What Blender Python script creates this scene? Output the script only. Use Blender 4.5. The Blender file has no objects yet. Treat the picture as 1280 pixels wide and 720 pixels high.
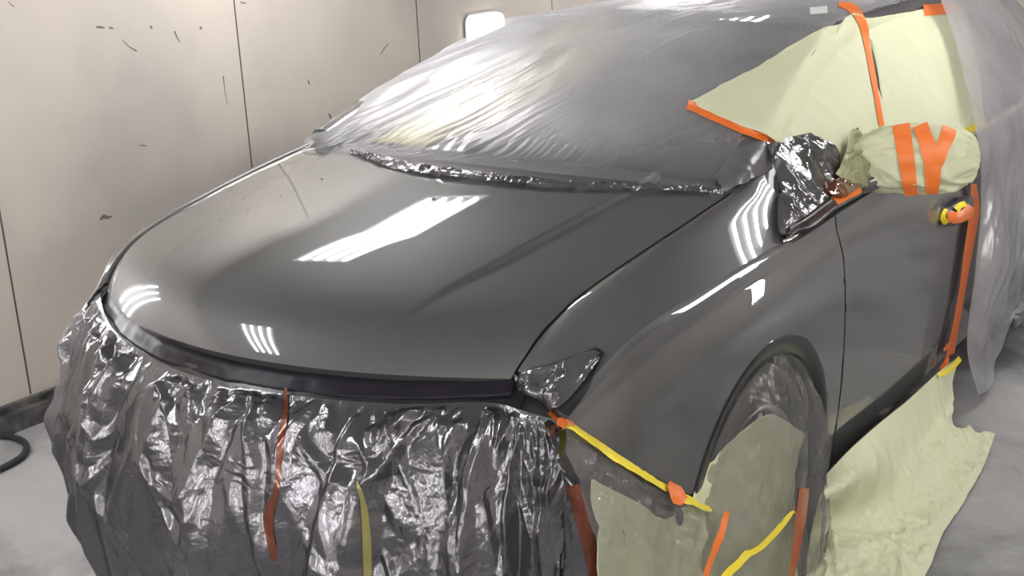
import bpy, bmesh, math, random
import numpy as np
from mathutils import Vector, Matrix
from mathutils.bvhtree import BVHTree

random.seed(7)
rng = np.random.default_rng(7)
C = bpy.context.scene.collection
S = bpy.context.scene

# ------------------------------------------------------------------ camera
CP = np.array([2.2197, -1.7393, 1.8958]); YAW, PIT, ROL, FPX = -0.642274, 0.295324, -0.047416, 1534.3
_f = np.array([math.sin(YAW)*math.cos(PIT), math.cos(YAW)*math.cos(PIT), -math.sin(PIT)])
_r = np.array([math.cos(YAW), -math.sin(YAW), 0.0]); _u = np.cross(_r, _f)
_c, _s = math.cos(ROL), math.sin(ROL)
CM = np.array([_c*_r+_s*_u, -_s*_r+_c*_u, _f])
cam = bpy.data.cameras.new('camera'); cam.sensor_width = 36; cam.lens = FPX/1280*36; cam.clip_start = .05
co = bpy.data.objects.new('camera', cam); C.objects.link(co); S.camera = co
co.matrix_world = Matrix([[CM[0][i], CM[1][i], -CM[2][i], CP[i]] for i in range(3)] + [[0, 0, 0, 1]])

# ------------------------------------------------------------------ world, exposure
w = bpy.data.worlds.new('world'); S.world = w; w.use_nodes = True
w.node_tree.nodes['Background'].inputs[0].default_value = (.75, .78, .8, 1)
w.node_tree.nodes['Background'].inputs[1].default_value = .25
S.view_settings.view_transform = 'Standard'; S.view_settings.look = 'None'
S.view_settings.gamma = 1; S.view_settings.use_curve_mapping = False
S.view_settings.exposure = 0.38
S.cycles.use_denoising = True; S.cycles.max_bounces = 10; S.cycles.transparent_max_bounces = 16
TUBE_POWER = 30.0
WALL_X, RIGHT_X, CEIL_Z, FRONT_Y, BACK_Y = -2.185, 2.95, 2.45, -3.6, 6.6

def ray(u, v):
    d = CM.T @ np.array([(u-640)/FPX, -(v-360)/FPX, 1.0]); return d/np.linalg.norm(d)
def at(u, v, ax, val):
    d = ray(u, v); return CP + d*(val-CP[ax])/d[ax]

# ------------------------------------------------------------------ helpers
def cr(P, n, pos=None):
    """smooth interpolation of control rows P (k,...) at n samples (or positions pos in 0..k-1)"""
    P = np.asarray(P, float); k = len(P)
    T = np.linspace(0, k-1, n) if pos is None else np.asarray(pos, float)
    i = np.clip(np.floor(T).astype(int), 0, k-2); f = (T-i).reshape((-1,)+(1,)*(P.ndim-1))
    g = lambda j: P[np.clip(j, 0, k-1)]
    p0, p1, p2, p3 = g(i-1), g(i), g(i+1), g(i+2)
    p0 = np.where((i == 0).reshape(f.shape), 2*p1-p2, p0); p3 = np.where((i == k-2).reshape(f.shape), 2*p2-p1, p3)
    return .5*((2*p1)+(-p0+p2)*f+(2*p0-5*p1+4*p2-p3)*f**2+(-p0+3*p1-3*p2+p3)*f**3)
def sm(a, b, x):
    t = np.clip((x-a)/(b-a), 0, 1); return t*t*(3-2*t)
_pt = rng.permutation(256); _pt = np.concatenate([_pt, _pt, _pt]); _gr = rng.uniform(-1, 1, (768,))
def vnoise(x, y, seed=0):
    x = np.asarray(x, float)+seed*17.3; y = np.asarray(y, float)+seed*5.1
    xi = np.floor(x).astype(int); yi = np.floor(y).astype(int); fx = x-xi; fy = y-yi
    fx = fx*fx*fx*(fx*(fx*6-15)+10); fy = fy*fy*fy*(fy*(fy*6-15)+10)
    h = lambda a, b: _gr[_pt[_pt[a & 255]+(b & 255)]]
    return (h(xi, yi)*(1-fx)+h(xi+1, yi)*fx)*(1-fy)+(h(xi, yi+1)*(1-fx)+h(xi+1, yi+1)*fx)*fy
def fbm(x, y, seed=0, o=4):
    r = 0; a = 1
    for i in range(o): r = r+a*vnoise(x*2**i, y*2**i, seed+i); a *= .5
    return r
def ridge(x, y, seed=0, o=3):
    r = 0; a = 1
    for i in range(o): r = r+a*(1-2*np.abs(vnoise(x*1.9**i, y*1.9**i, seed+i))); a *= .5
    return r

def tag(o, label=None, cat=None, group=None, kind=None):
    if label: o['label'] = label
    if cat: o['category'] = cat
    if group: o['group'] = group
    if kind: o['kind'] = kind
    return o
def link(name, me, mat, parent=None, smooth=True):
    o = bpy.data.objects.new(name, me); C.objects.link(o)
    if mat: me.materials.append(mat)
    if parent: o.parent = parent
    if smooth:
        me.polygons.foreach_set('use_smooth', [True]*len(me.polygons))
    return o
def empty(name, label, cat, loc=(0, 0, 0), group=None):
    o = bpy.data.objects.new(name, None); C.objects.link(o); o.location = loc; o.empty_display_size = .1
    return tag(o, label, cat, group)
def grid_faces(n, m, off=0):
    i, j = np.meshgrid(np.arange(n-1), np.arange(m-1), indexing='ij'); a = (i*m+j).ravel()+off
    return np.stack([a, a+m, a+m+1, a+1], 1)
def mesh(name, V, F):
    me = bpy.data.meshes.new(name); me.from_pydata([tuple(v) for v in V], [], [tuple(int(i) for i in f) for f in F]); me.update()
    return me
class G:
    """collects grids, boxes and tubes into one mesh"""
    def __init__(s): s.V = []; s.F = []; s.n = 0; s.uv = []
    def add(s, V, F, uv=None):
        V = np.asarray(V, float).reshape(-1, 3); s.V.append(V); s.F += [tuple(int(k)+s.n for k in f) for f in F]; s.n += len(V)
        s.uv.append(np.zeros((len(V), 2)) if uv is None else np.asarray(uv).reshape(-1, 2)); return s
    def grid(s, P, keep=None, flip=False):
        n, m = P.shape[:2]; F = grid_faces(n, m)
        if keep is not None:
            k = keep.ravel(); F = [f for f in F if k[f].all()]
        if flip: F = [f[::-1] for f in F]
        a, b = np.meshgrid(np.linspace(0, 1, n), np.linspace(0, 1, m), indexing='ij')
        return s.add(P, F, np.stack([a, b], -1))
    def box(s, c, d, rot=None):
        v = np.array([[x, y, z] for x in (-.5, .5) for y in (-.5, .5) for z in (-.5, .5)])*np.array(d)
        if rot is not None: v = v @ np.array(rot).T
        return s.add(v+np.array(c), [(0, 1, 3, 2), (4, 6, 7, 5), (0, 4, 5, 1), (2, 3, 7, 6), (0, 2, 6, 4), (1, 5, 7, 3)])
    def tube(s, pts, r, k=10, cap=True):
        pts = np.asarray(pts, float); n = len(pts); r = np.broadcast_to(r, (n,))
        t = np.gradient(pts, axis=0); t /= np.linalg.norm(t, axis=1)[:, None]+1e-12
        a = np.array([0, 0, 1.]) if abs(t[0][2]) < .9 else np.array([1., 0, 0]); R = []
        for i in range(n):
            a = a-t[i]*(a@t[i]); a /= np.linalg.norm(a); b = np.cross(t[i], a)
            th = np.linspace(0, 2*np.pi, k, endpoint=False)
            R.append(pts[i]+r[i]*(np.cos(th)[:, None]*a+np.sin(th)[:, None]*b))
        F = [(i*k+j, i*k+(j+1) % k, (i+1)*k+(j+1) % k, (i+1)*k+j) for i in range(n-1) for j in range(k)]
        if cap: F += [tuple(range(k))[::-1], tuple((n-1)*k+j for j in range(k))]
        return s.add(np.array(R), F)
    def lathe(s, prof, c, axis=0, k=64):
        """prof: (radius, offset along axis)"""
        prof = np.array(prof, float); th = np.linspace(0, 2*np.pi, k, endpoint=False); V = []
        for r, o in prof:
            for t in th:
                q = [0, 0, 0]; q[axis] = o; q[(axis+1) % 3] = r*math.cos(t); q[(axis+2) % 3] = r*math.sin(t); V.append(np.array(q)+c)
        n = len(prof)
        return s.add(V, [(i*k+j, i*k+(j+1) % k, (i+1)*k+(j+1) % k, (i+1)*k+j) for i in range(n-1) for j in range(k)])
    def build(s, name, mat, parent=None, smooth=True, solid=0, off=0, angle=None):
        V = np.concatenate(s.V); me = mesh(name, V, s.F)
        uvl = me.uv_layers.new(name='UVMap'); UV = np.concatenate(s.uv)
        li = np.empty(len(me.loops), int); me.loops.foreach_get('vertex_index', li); uvl.data.foreach_set('uv', UV[li].ravel())
        o = link(name, me, mat, parent, smooth)
        if angle: me.shade_smooth() if False else None
        if solid:
            md = o.modifiers.new('thickness', 'SOLIDIFY'); md.thickness = solid; md.offset = off
        return o

# ------------------------------------------------------------------ materials
def M(name, col=(.5, .5, .5), rough=.5, metal=0, **k):
    m = bpy.data.materials.new(name); m.use_nodes = True; b = m.node_tree.nodes['Principled BSDF']
    b.inputs['Base Color'].default_value = (*col, 1); b.inputs['Roughness'].default_value = rough; b.inputs['Metallic'].default_value = metal
    for a, v in k.items():
        b.inputs[a.replace('_', ' ')].default_value = v
    return m
def nd(m, t, **k):
    n = m.node_tree.nodes.new(t)
    for a, v in k.items(): setattr(n, a, v)
    return n
def L(m, a, b): m.node_tree.links.new(a, b)
def B(m): return m.node_tree.nodes['Principled BSDF']
def noise(m, scale, detail=4, vec=None, rough=.5, dist=0):
    n = nd(m, 'ShaderNodeTexNoise'); n.inputs['Scale'].default_value = scale; n.inputs['Detail'].default_value = detail
    n.inputs['Roughness'].default_value = rough; n.inputs['Distortion'].default_value = dist
    if vec is not None: L(m, vec, n.inputs['Vector'])
    return n
def ramp(m, fac, stops):
    r = nd(m, 'ShaderNodeValToRGB'); e = r.color_ramp.elements
    while len(e) < len(stops): e.new(.5)
    for i, (p, c) in enumerate(stops): e[i].position = p; e[i].color = (*c, 1) if len(c) == 3 else c
    L(m, fac, r.inputs[0]); return r
def mapping(m, scale=(1, 1, 1), rot=(0, 0, 0), src='Object', loc=(0, 0, 0)):
    t = nd(m, 'ShaderNodeTexCoord'); mp = nd(m, 'ShaderNodeMapping'); mp.inputs['Scale'].default_value = scale; mp.inputs['Rotation'].default_value = rot
    mp.inputs['Location'].default_value = loc
    L(m, t.outputs[src], mp.inputs[0]); return mp.outputs[0]
def bump(m, h, strength=.3, dist=.01):
    b = nd(m, 'ShaderNodeBump'); b.inputs['Strength'].default_value = strength; b.inputs['Distance'].default_value = dist
    L(m, h, b.inputs['Height']); L(m, b.outputs[0], B(m).inputs['Normal']); return b

paint = M('grey_car_paint', (.17, .17, .172), .5, .35, Coat_Weight=1.0, Coat_Roughness=.015, Coat_IOR=1.6)
_n = noise(paint, 900, 2, mapping(paint)); _r1 = ramp(paint, _n.outputs[0], [(.3, (.062, .062, .064)), (.7, (.094, .094, .097))]); L(paint, _r1.outputs[0], B(paint).inputs['Base Color'])
black = M('black_plastic', (.012, .012, .014), .3)
rubber = M('black_rubber', (.02, .02, .022), .6)
glass = M('window_glass', (.02, .022, .022), .03, 0, Coat_Weight=1.0)
chrome = M('chrome', (.8, .8, .8), .12, 1)
rimmat = M('rim_metal', (.35, .35, .36), .3, .9)
orange = M('orange_tape', (.80, .185, .03), .42)
_n = noise(orange, 60, 4, mapping(orange)); bump(orange, _n.outputs[0], .25, .004)
yellow = M('yellow_tape', (.80, .66, .03), .42)
paper = M('green_masking_paper', (.60, .625, .43), .62)
_n = noise(paper, 9, 4, mapping(paper), dist=.6); bump(paper, _n.outputs[0], .35, .02)

def film_mat(name, col, alpha, rough, metal=.0, tint=(.8, .8, .82), bumps=((40, .3, .01),), stain=None, trans=0):
    m = M(name, col, rough, metal, Specular_IOR_Level=.9, IOR=1.55)
    nt = m.node_tree; b = B(m); out = nt.nodes['Material Output']
    tr = nd(m, 'ShaderNodeBsdfTransparent'); tr.inputs[0].default_value = (*tint, 1)
    mx = nd(m, 'ShaderNodeMixShader'); mx.inputs[0].default_value = alpha
    L(m, tr.outputs[0], mx.inputs[1]); src = b.outputs[0]
    if trans:
        tl = nd(m, 'ShaderNodeBsdfTranslucent'); tl.inputs[0].default_value = (*col, 1); m2 = nd(m, 'ShaderNodeMixShader'); m2.inputs[0].default_value = trans
        L(m, b.outputs[0], m2.inputs[1]); L(m, tl.outputs[0], m2.inputs[2]); src = m2.outputs[0]
    L(m, src, mx.inputs[2]); L(m, mx.outputs[0], out.inputs[0])
    h = None
    for sc, st, ds in bumps:
        n = noise(m, sc, 3, mapping(m), dist=1.2); bp = nd(m, 'ShaderNodeBump'); bp.inputs['Strength'].default_value = st; bp.inputs['Distance'].default_value = ds
        L(m, n.outputs[0], bp.inputs['Height'])
        if h: L(m, h, bp.inputs['Normal'])
        h = bp.outputs[0]
    if h: L(m, h, b.inputs['Normal'])
    if stain:
        sc, lo, hi, a2 = stain
        n = noise(m, sc, 5, mapping(m)); mr = nd(m, 'ShaderNodeMapRange'); mr.inputs[1].default_value = lo; mr.inputs[2].default_value = hi
        mr.inputs[3].default_value = alpha; mr.inputs[4].default_value = a2; L(m, n.outputs[0], mr.inputs[0]); L(m, mr.outputs[0], mx.inputs[0])
    m['mix'] = mx.name
    return m
film_front = film_mat('overspray_dusted_film', (.17, .17, .185), .86, .21, .85, bumps=((16, .25, .012), (60, .2, .004)), stain=(3.5, .35, .65, .95), tint=(.5, .5, .52))
film_clear = film_mat('clear_film', (.62, .63, .66), .34, .22, bumps=((12, .5, .02), (45, .3, .005)), tint=(.88, .88, .9), trans=.3)
film_dark = film_mat('wrinkled_dark_film', (.22, .22, .235), .86, .14, .8, bumps=((18, .3, .02), (55, .2, .006)))
film_wind = film_mat('milky_speckled_film', (.78, .78, .81), .66, .36, bumps=((10, .12, .01),), tint=(.9, .9, .92), trans=.15)
# this sheet is densest in the middle and clearer along the cowl and the near pillar
_t = nd(film_wind, 'ShaderNodeTexCoord'); _sx = nd(film_wind, 'ShaderNodeSeparateXYZ'); L(film_wind, _t.outputs['UV'], _sx.inputs[0])
def mathn(m, op, a, b=None, c=None):
    n = nd(m, 'ShaderNodeMath', operation=op)
    for i, q in enumerate((a, b, c)):
        if q is None: continue
        if isinstance(q, (int, float)): n.inputs[i].default_value = q
        else: L(m, q, n.inputs[i])
    return n.outputs[0]
def mrange(m, v, a, b, c, d):
    n = nd(m, 'ShaderNodeMapRange', interpolation_type='SMOOTHSTEP'); L(m, v, n.inputs[0])
    for i, q in enumerate((a, b, c, d)): n.inputs[i+1].default_value = q
    return n.outputs[0]
_low = mrange(film_wind, _sx.outputs[1], .02, .17, .30, 1.0); _rgt = mrange(film_wind, _sx.outputs[0], .50, .95, 1.0, .42)
_nn = noise(film_wind, 2.6, 4, mapping(film_wind)); _bl = mrange(film_wind, _nn.outputs[0], .3, .7, .82, 1.05)
_al = mathn(film_wind, 'MULTIPLY', mathn(film_wind, 'MULTIPLY', _low, _rgt), mathn(film_wind, 'MULTIPLY', _bl, .90))
L(film_wind, _al, film_wind.node_tree.nodes[film_wind['mix']].inputs[0])
# tiny dried droplets
_vo = nd(film_wind, 'ShaderNodeTexVoronoi'); _vo.inputs['Scale'].default_value = 170; L(film_wind, mapping(film_wind), _vo.inputs['Vector'])
_dr = mrange(film_wind, _vo.outputs['Distance'], .18, .34, 1.0, 0.0); _n4 = noise(film_wind, 5, 3, mapping(film_wind)); _ms = mrange(film_wind, _n4.outputs[0], .42, .6, 0.0, 1.0)
_ms2 = mrange(film_wind, _sx.outputs[0], .15, .4, 0.0, 1.0)
_f = mathn(film_wind, 'MULTIPLY', mathn(film_wind, 'MULTIPLY', _dr, _ms), mathn(film_wind, 'MULTIPLY', _ms2, .55))
_cm = nd(film_wind, 'ShaderNodeMix', data_type='RGBA'); _cm.inputs[6].default_value = (.66, .66, .69, 1); _cm.inputs[7].default_value = (.20, .20, .20, 1); L(film_wind, _f, _cm.inputs[0]); L(film_wind, _cm.outputs[2], B(film_wind).inputs['Base Color'])

_m = film_front; _t = nd(_m, 'ShaderNodeTexCoord'); _sx = nd(_m, 'ShaderNodeSeparateXYZ'); L(_m, _t.outputs['UV'], _sx.inputs[0])
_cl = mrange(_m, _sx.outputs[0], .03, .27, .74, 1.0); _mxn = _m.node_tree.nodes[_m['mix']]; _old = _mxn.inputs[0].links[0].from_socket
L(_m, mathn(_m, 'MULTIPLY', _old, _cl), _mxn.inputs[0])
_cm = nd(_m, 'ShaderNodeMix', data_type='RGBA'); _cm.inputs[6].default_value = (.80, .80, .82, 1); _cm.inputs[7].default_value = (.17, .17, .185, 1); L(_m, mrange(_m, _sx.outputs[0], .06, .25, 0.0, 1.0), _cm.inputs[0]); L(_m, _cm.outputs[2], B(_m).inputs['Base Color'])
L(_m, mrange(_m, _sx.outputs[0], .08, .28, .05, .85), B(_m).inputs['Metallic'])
for _n in _m.node_tree.nodes:
    if _n.type == 'BSDF_TRANSPARENT': _n.inputs[0].default_value = (.8, .8, .82, 1)
# booth wall: cream panels with dark seams, grime and scuffs
wallm = M('cream_booth_wall', (.62, .57, .50), .45)
_v = mapping(wallm); _n = noise(wallm, .9, 4, _v); _r1 = ramp(wallm, _n.outputs[0], [(.33, (.45, .42, .39)), (.52, (.585, .535, .475)), (.7, (.63, .585, .52))])
_n2 = noise(wallm, 7, 6, mapping(wallm), .7); _r2 = ramp(wallm, _n2.outputs[0], [(.25, (.86, .86, .87)), (.5, (1, 1, 1))])
_mx = nd(wallm, 'ShaderNodeMix', data_type='RGBA', blend_type='MULTIPLY'); _mx.inputs[0].default_value = .3
L(wallm, _r1.outputs[0], _mx.inputs[6]); L(wallm, _r2.outputs[0], _mx.inputs[7]); L(wallm, _mx.outputs[2], B(wallm).inputs['Base Color'])
seamm = M('panel_seam', (.10, .085, .075), .7)
ceilm = M('grey_filter_ceiling', (.30, .30, .295), .7)
# dusty concrete floor
floorm = M('dusty_concrete', (.3, .3, .3), .75)
_v = mapping(floorm); _n = noise(floorm, 1.1, 8, _v, .62, .5)
_r1 = ramp(floorm, _n.outputs[0], [(.34, (.085, .085, .09)), (.45, (.20, .20, .205)), (.56, (.34, .34, .34)), (.72, (.47, .465, .455))])
L(floorm, _r1.outputs[0], B(floorm).inputs['Base Color']); _n2 = noise(floorm, 30, 6, _v); bump(floorm, _n2.outputs[0], .3, .01)
skirtm = M('grimy_dark_skirting', (.07, .07, .072), .6)
_n = noise(skirtm, 12, 6, mapping(skirtm)); _r1 = ramp(skirtm, _n.outputs[0], [(.35, (.03, .03, .033)), (.65, (.14, .135, .13))]); L(skirtm, _r1.outputs[0], B(skirtm).inputs['Base Color'])
tubem = bpy.data.materials.new('lit_tube'); tubem.use_nodes = True; _b = B(tubem)
_b.inputs['Emission Color'].default_value = (1.0, .975, .965, 1); _b.inputs['Emission Strength'].default_value = TUBE_POWER
troffer = M('white_light_tray', (.22, .225, .225), .5)
lensm = bpy.data.materials.new('lit_diffuser'); lensm.use_nodes = True
B(lensm).inputs['Emission Color'].default_value = (1, .96, .88, 1); B(lensm).inputs['Emission Strength'].default_value = 7

# ------------------------------------------------------------------ room
def slab(name, lo, hi, mat):
    lo, hi = np.array(lo, float), np.array(hi, float)
    o = G().box((lo+hi)/2, hi-lo).build(name, mat, smooth=False); o['kind'] = 'structure'; return o
slab('floor', (WALL_X-.15, FRONT_Y-.15, -.1), (RIGHT_X+.15, BACK_Y+.15, 0), floorm)
slab('ceiling', (WALL_X-.15, FRONT_Y-.15, CEIL_Z), (RIGHT_X+.15, BACK_Y+.15, CEIL_Z+.1), ceilm)
wl = slab('wall_left', (WALL_X-.15, FRONT_Y-.15, 0), (WALL_X, BACK_Y+.15, CEIL_Z), wallm)
slab('wall_right', (RIGHT_X, FRONT_Y-.15, 0), (RIGHT_X+.15, BACK_Y+.15, CEIL_Z), wallm)
slab('wall_front', (WALL_X, FRONT_Y-.15, 0), (RIGHT_X, FRONT_Y, CEIL_Z), wallm)
slab('wall_back', (WALL_X, BACK_Y, 0), (RIGHT_X, BACK_Y+.15, CEIL_Z), wallm)
g = G().box((WALL_X+.03, 1.4, .04), (.06, BACK_Y-FRONT_Y-.02, .08)).box((WALL_X+.012, 1.4, .093), (.024, BACK_Y-FRONT_Y-.02, .026))
o = g.build('baseboard_left', skirtm, smooth=False); o['kind'] = 'structure'
for yy in (-.45, .835, 2.14, 3.41, 4.7):
    o = G().box((WALL_X+.0006, yy, CEIL_Z/2+.05), (.0016, .007, CEIL_Z-.12)).build('trim_1', seamm, smooth=False); o['kind'] = 'structure'

# ------------------------------------------------------------------ car
car = empty('car', 'dark grey car in fresh glossy paint, masked with film and paper in the booth', 'car', (0, 0, 0))
XSG = 0.006   # half width of panel gaps
GY = [0.25, .3, .4, .5, .6, .7, .8, .9, 1.0, 1.1, 1.25]; GX = [.715, .73, .745, .753, .762, .77, .778, .785, .79, .795, .80]
def xs(y): return np.interp(y, GY, GX)
def yf(x): return .03+.45*np.asarray(x)**2
def yr(x): return 1.10+.14*np.asarray(x)**2
DZ = [0, .02, .05, .12, .22, .42, .72, .85, 1.1]; ZZ = [.925, .95, .975, 1.02, 1.055, 1.10, 1.15, 1.163, 1.18]
def hood_prof(d): d = np.maximum(d, -.02); return .925+.10*(1-np.exp(-d/.07))+.20*d-.04*d*d
CREASE_Y = [0., .1, .25, .5, .8, 1.3]; CREASE_X = [.30, .38, .46, .52, .56, .60]
def hood_z(x, y):
    z = hood_prof(y-yf(x))
    cx = np.interp(y, CREASE_Y, CREASE_X); a = np.abs(x)
    amp = .013*sm(.02, .45, y-yf(x))
    z = z + amp*(1-sm(-.016, .002, a-cx))
    z = z + .016*(1-(a/.8)**2)
    return z
def hood_point(a, t, margin=XSG):
    """a in -1..1 across, t 0..1 front to back"""
    x0 = a*.72; y = yf(x0)+(yr(a*.8)-yf(x0))*t
    for _ in range(3):
        x = a*(xs(y)-margin); y = yf(x)+(yr(x)-yf(x))*t
    return x, y
A, T = np.meshgrid(np.linspace(-1, 1, 241), np.linspace(0, 1, 161)**1.25, indexing='ij')
HX, HY = hood_point(A, T)
HP = np.stack([HX, HY, hood_z(HX, HY)], -1)
g = G().grid(HP)
# returned edges: front lip and side flanges
def skirt(P, d): return np.stack([P, P+np.array(d)*.35, P+np.array(d)], 1)
g.grid(skirt(HP[:, 0], (0, .02, -.025))).grid(skirt(HP[0], (.012, 0, -.03))).grid(skirt(HP[-1], (-.012, 0, -.03)))
hood = g.build('hood', paint, car)

# side of the body. A = from hood gap down to the crease, B = below the crease
SA = [
 [(.715, .27, .935), (.77, .255, .935), (.83, .225, .92), (.872, .20, .90)],
 [(.735, .33, .98), (.80, .31, .985), (.86, .285, .97), (.90, .27, .945)],
 [(.752, .40, 1.02), (.80, .39, 1.028), (.87, .365, 1.018), (.93, .335, 1.0)],
 [(.759, .52, 1.06), (.80, .515, 1.067), (.87, .47, 1.055), (.945, .42, 1.035)],
 [(.772, .66, 1.092), (.80, .655, 1.10), (.872, .645, 1.078), (.952, .62, 1.045)],
 [(.784, .83, 1.125), (.812, .83, 1.13), (.88, .82, 1.093), (.954, .80, 1.052)],
 [(.794, 1.0, 1.152), (.82, 1.0, 1.157), (.884, .99, 1.113), (.955, .97, 1.057)],
 [(.80, 1.12, 1.17), (.825, 1.12, 1.175), (.885, 1.11, 1.122), (.955, 1.09, 1.057)],
 [(.80, 1.26, 1.20), (.825, 1.26, 1.195), (.875, 1.26, 1.15), (.953, 1.26, 1.06)]]
SB = [
 [(.878, .195, .888), (.90, .165, .80), (.91, .155, .65), (.90, .165, .45), (.86, .19, .25)],
 [(.908, .265, .932), (.94, .25, .82), (.947, .25, .65), (.935, .26, .45), (.89, .28, .25)],
 [(.938, .335, .985), (.965, .335, .85), (.97, .34, .68), (.955, .35, .45), (.92, .37, .25)],
 [(.953, .42, 1.02), (.975, .44, .88), (.98, .46, .7), (.97, .48, .45), (.94, .5, .25)],
 [(.960, .62, 1.03), (.982, .64, .90), (.988, .65, .72), (.98, .66, .45), (.95, .66, .25)],
 [(.962, .80, 1.038), (.984, .80, .92), (.992, .80, .75), (.98, .80, .48), (.95, .80, .25)],
 [(.962, .97, 1.043), (.984, .97, .93), (.993, .97, .78), (.98, .97, .5), (.95, .97, .25)],
 [(.960, 1.2, 1.046), (.978, 1.2, .93), (.986, 1.2, .78), (.975, 1.2, .5), (.945, 1.2, .25)],
 [(.956, 1.5, 1.056), (.969, 1.5, .93), (.974, 1.5, .78), (.966, 1.5, .5), (.94, 1.5, .25)],
 [(.952, 1.9, 1.062), (.966, 1.9, .93), (.970, 1.9, .78), (.963, 1.9, .5), (.94, 1.9, .25)],
 [(.950, 2.35, 1.062), (.965, 2.35, .93), (.969, 2.35, .78), (.962, 2.35, .5), (.94, 2.35, .25)],
 [(.948, 2.8, 1.06), (.966, 2.8, .93), (.972, 2.8, .78), (.963, 2.8, .5), (.94, 2.8, .25)],
 [(.94, 3.4, 1.06), (.966, 3.4, .93), (.98, 3.4, .78), (.97, 3.4, .5), (.94, 3.4, .25)],
 [(.90, 4.0, 1.05), (.94, 4.0, .93), (.96, 4.0, .78), (.95, 4.0, .5), (.91, 4.0, .25)],
 [(.78, 4.5, 1.02), (.84, 4.5, .93), (.86, 4.5, .78), (.85, 4.5, .5), (.80, 4.5, .25)]]
GA = cr(cr(SA, 161).transpose(1, 0, 2), 41).transpose(1, 0, 2)          # (along, down)
GBfull = cr(cr(SB, 561).transpose(1, 0, 2), 91).transpose(1, 0, 2)
WC = (.985, .385); RA = .445     # arch centre (y, z) and radius
def arch_keep(P, r=RA): return (P[..., 1]-WC[0])**2+(P[..., 2]-WC[1])**2 > r*r
def snap_arch(P, r=RA):
    """pull grid points just inside the arch opening out to its rim"""
    P = P.copy(); dy = P[..., 1]-WC[0]; dz = P[..., 2]-WC[1]; d = np.hypot(dy, dz)
    m = (d < r) & (d > r-.014); k = np.where(m, r/np.maximum(d, 1e-6), 1)
    P[..., 1] = WC[0]+dy*k; P[..., 2] = WC[1]+dz*k
    return P, (d > r-.014)
GAPY = lambda z: np.interp(z, [.25, .6, .768, .924, 1.07], [1.535, 1.535, 1.527, 1.508, 1.445])     # fender/door shut line
REARY = lambda z: np.interp(z, [.25, .55, .72, 1.1], [2.53, 2.64, 2.70, 2.78])
def cut_line(P, fy, side, eps=.004):
    """limit a body grid to one side of a shut line, moving the nearest column on to it"""
    P = P.copy(); t = fy(P[..., 2])+side*eps
    keep = (P[..., 1]-t)*side >= -.010
    near = keep & ((P[..., 1]-t)*side < 0)
    P[..., 1] = np.where(near, t, P[..., 1])
    return P, keep
# the boundary between bumper and fender follows the tape line
def tape_z(y): return np.where(y < .75, np.interp(y, [.14, .33, .56, .62], [.90, .745, .59, .555]), -1)
def above_tape(P): return P[..., 2] > tape_z(P[..., 1])-1e-6
def snap_tape(P):
    P = P.copy(); l = tape_z(P[..., 1]); m = (P[..., 2] < l) & (P[..., 2] > l-.012); P[..., 2] = np.where(m, l, P[..., 2]); return P
for _k in range(260):
    GA[1:-1] = (GA[:-2]+2*GA[1:-1]+GA[2:])/4
for _k in range(220):
    GBfull[1:-1] = (GBfull[:-2]+2*GBfull[1:-1]+GBfull[2:])/4
for _k in range(25):
    GA[:, 8:-1] = (GA[:, 7:-2]+2*GA[:, 8:-1]+GA[:, 9:])/4
_g0 = GA[:, 0]; _dz = (hood_z(_g0[:, 0], np.minimum(_g0[:, 1], 1.25))-_g0[:, 2])*(1-sm(1.15, 1.25, _g0[:, 1]))
GA[..., 2] += _dz[:, None]*(1-sm(0, .6, np.linspace(0, 1, 41)))[None]
_x0 = np.interp(GA[:, 0, 1], GY, GX); GA[..., 0] += (_x0-GA[:, 0, 0])[:, None]*(1-sm(0, .5, np.linspace(0, 1, 41)))[None]
GBfull[..., 0] += .007*(1-sm(0, .10, np.linspace(0, 1, 91)))[None]
GA0, GB0 = GA, GBfull
def tuck(P):
    """the far fender turns in more towards the nose"""
    P = P.copy(); y = P[..., 1]; k = np.interp(y, [.2, .3, .57, .8, 1.05], [.1, .22, .5, .85, 1.]); gx = np.interp(y, GY, GX)
    P[..., 0] = np.where(P[..., 0] > gx, gx+(P[..., 0]-gx)*k, P[..., 0]); return P
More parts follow.
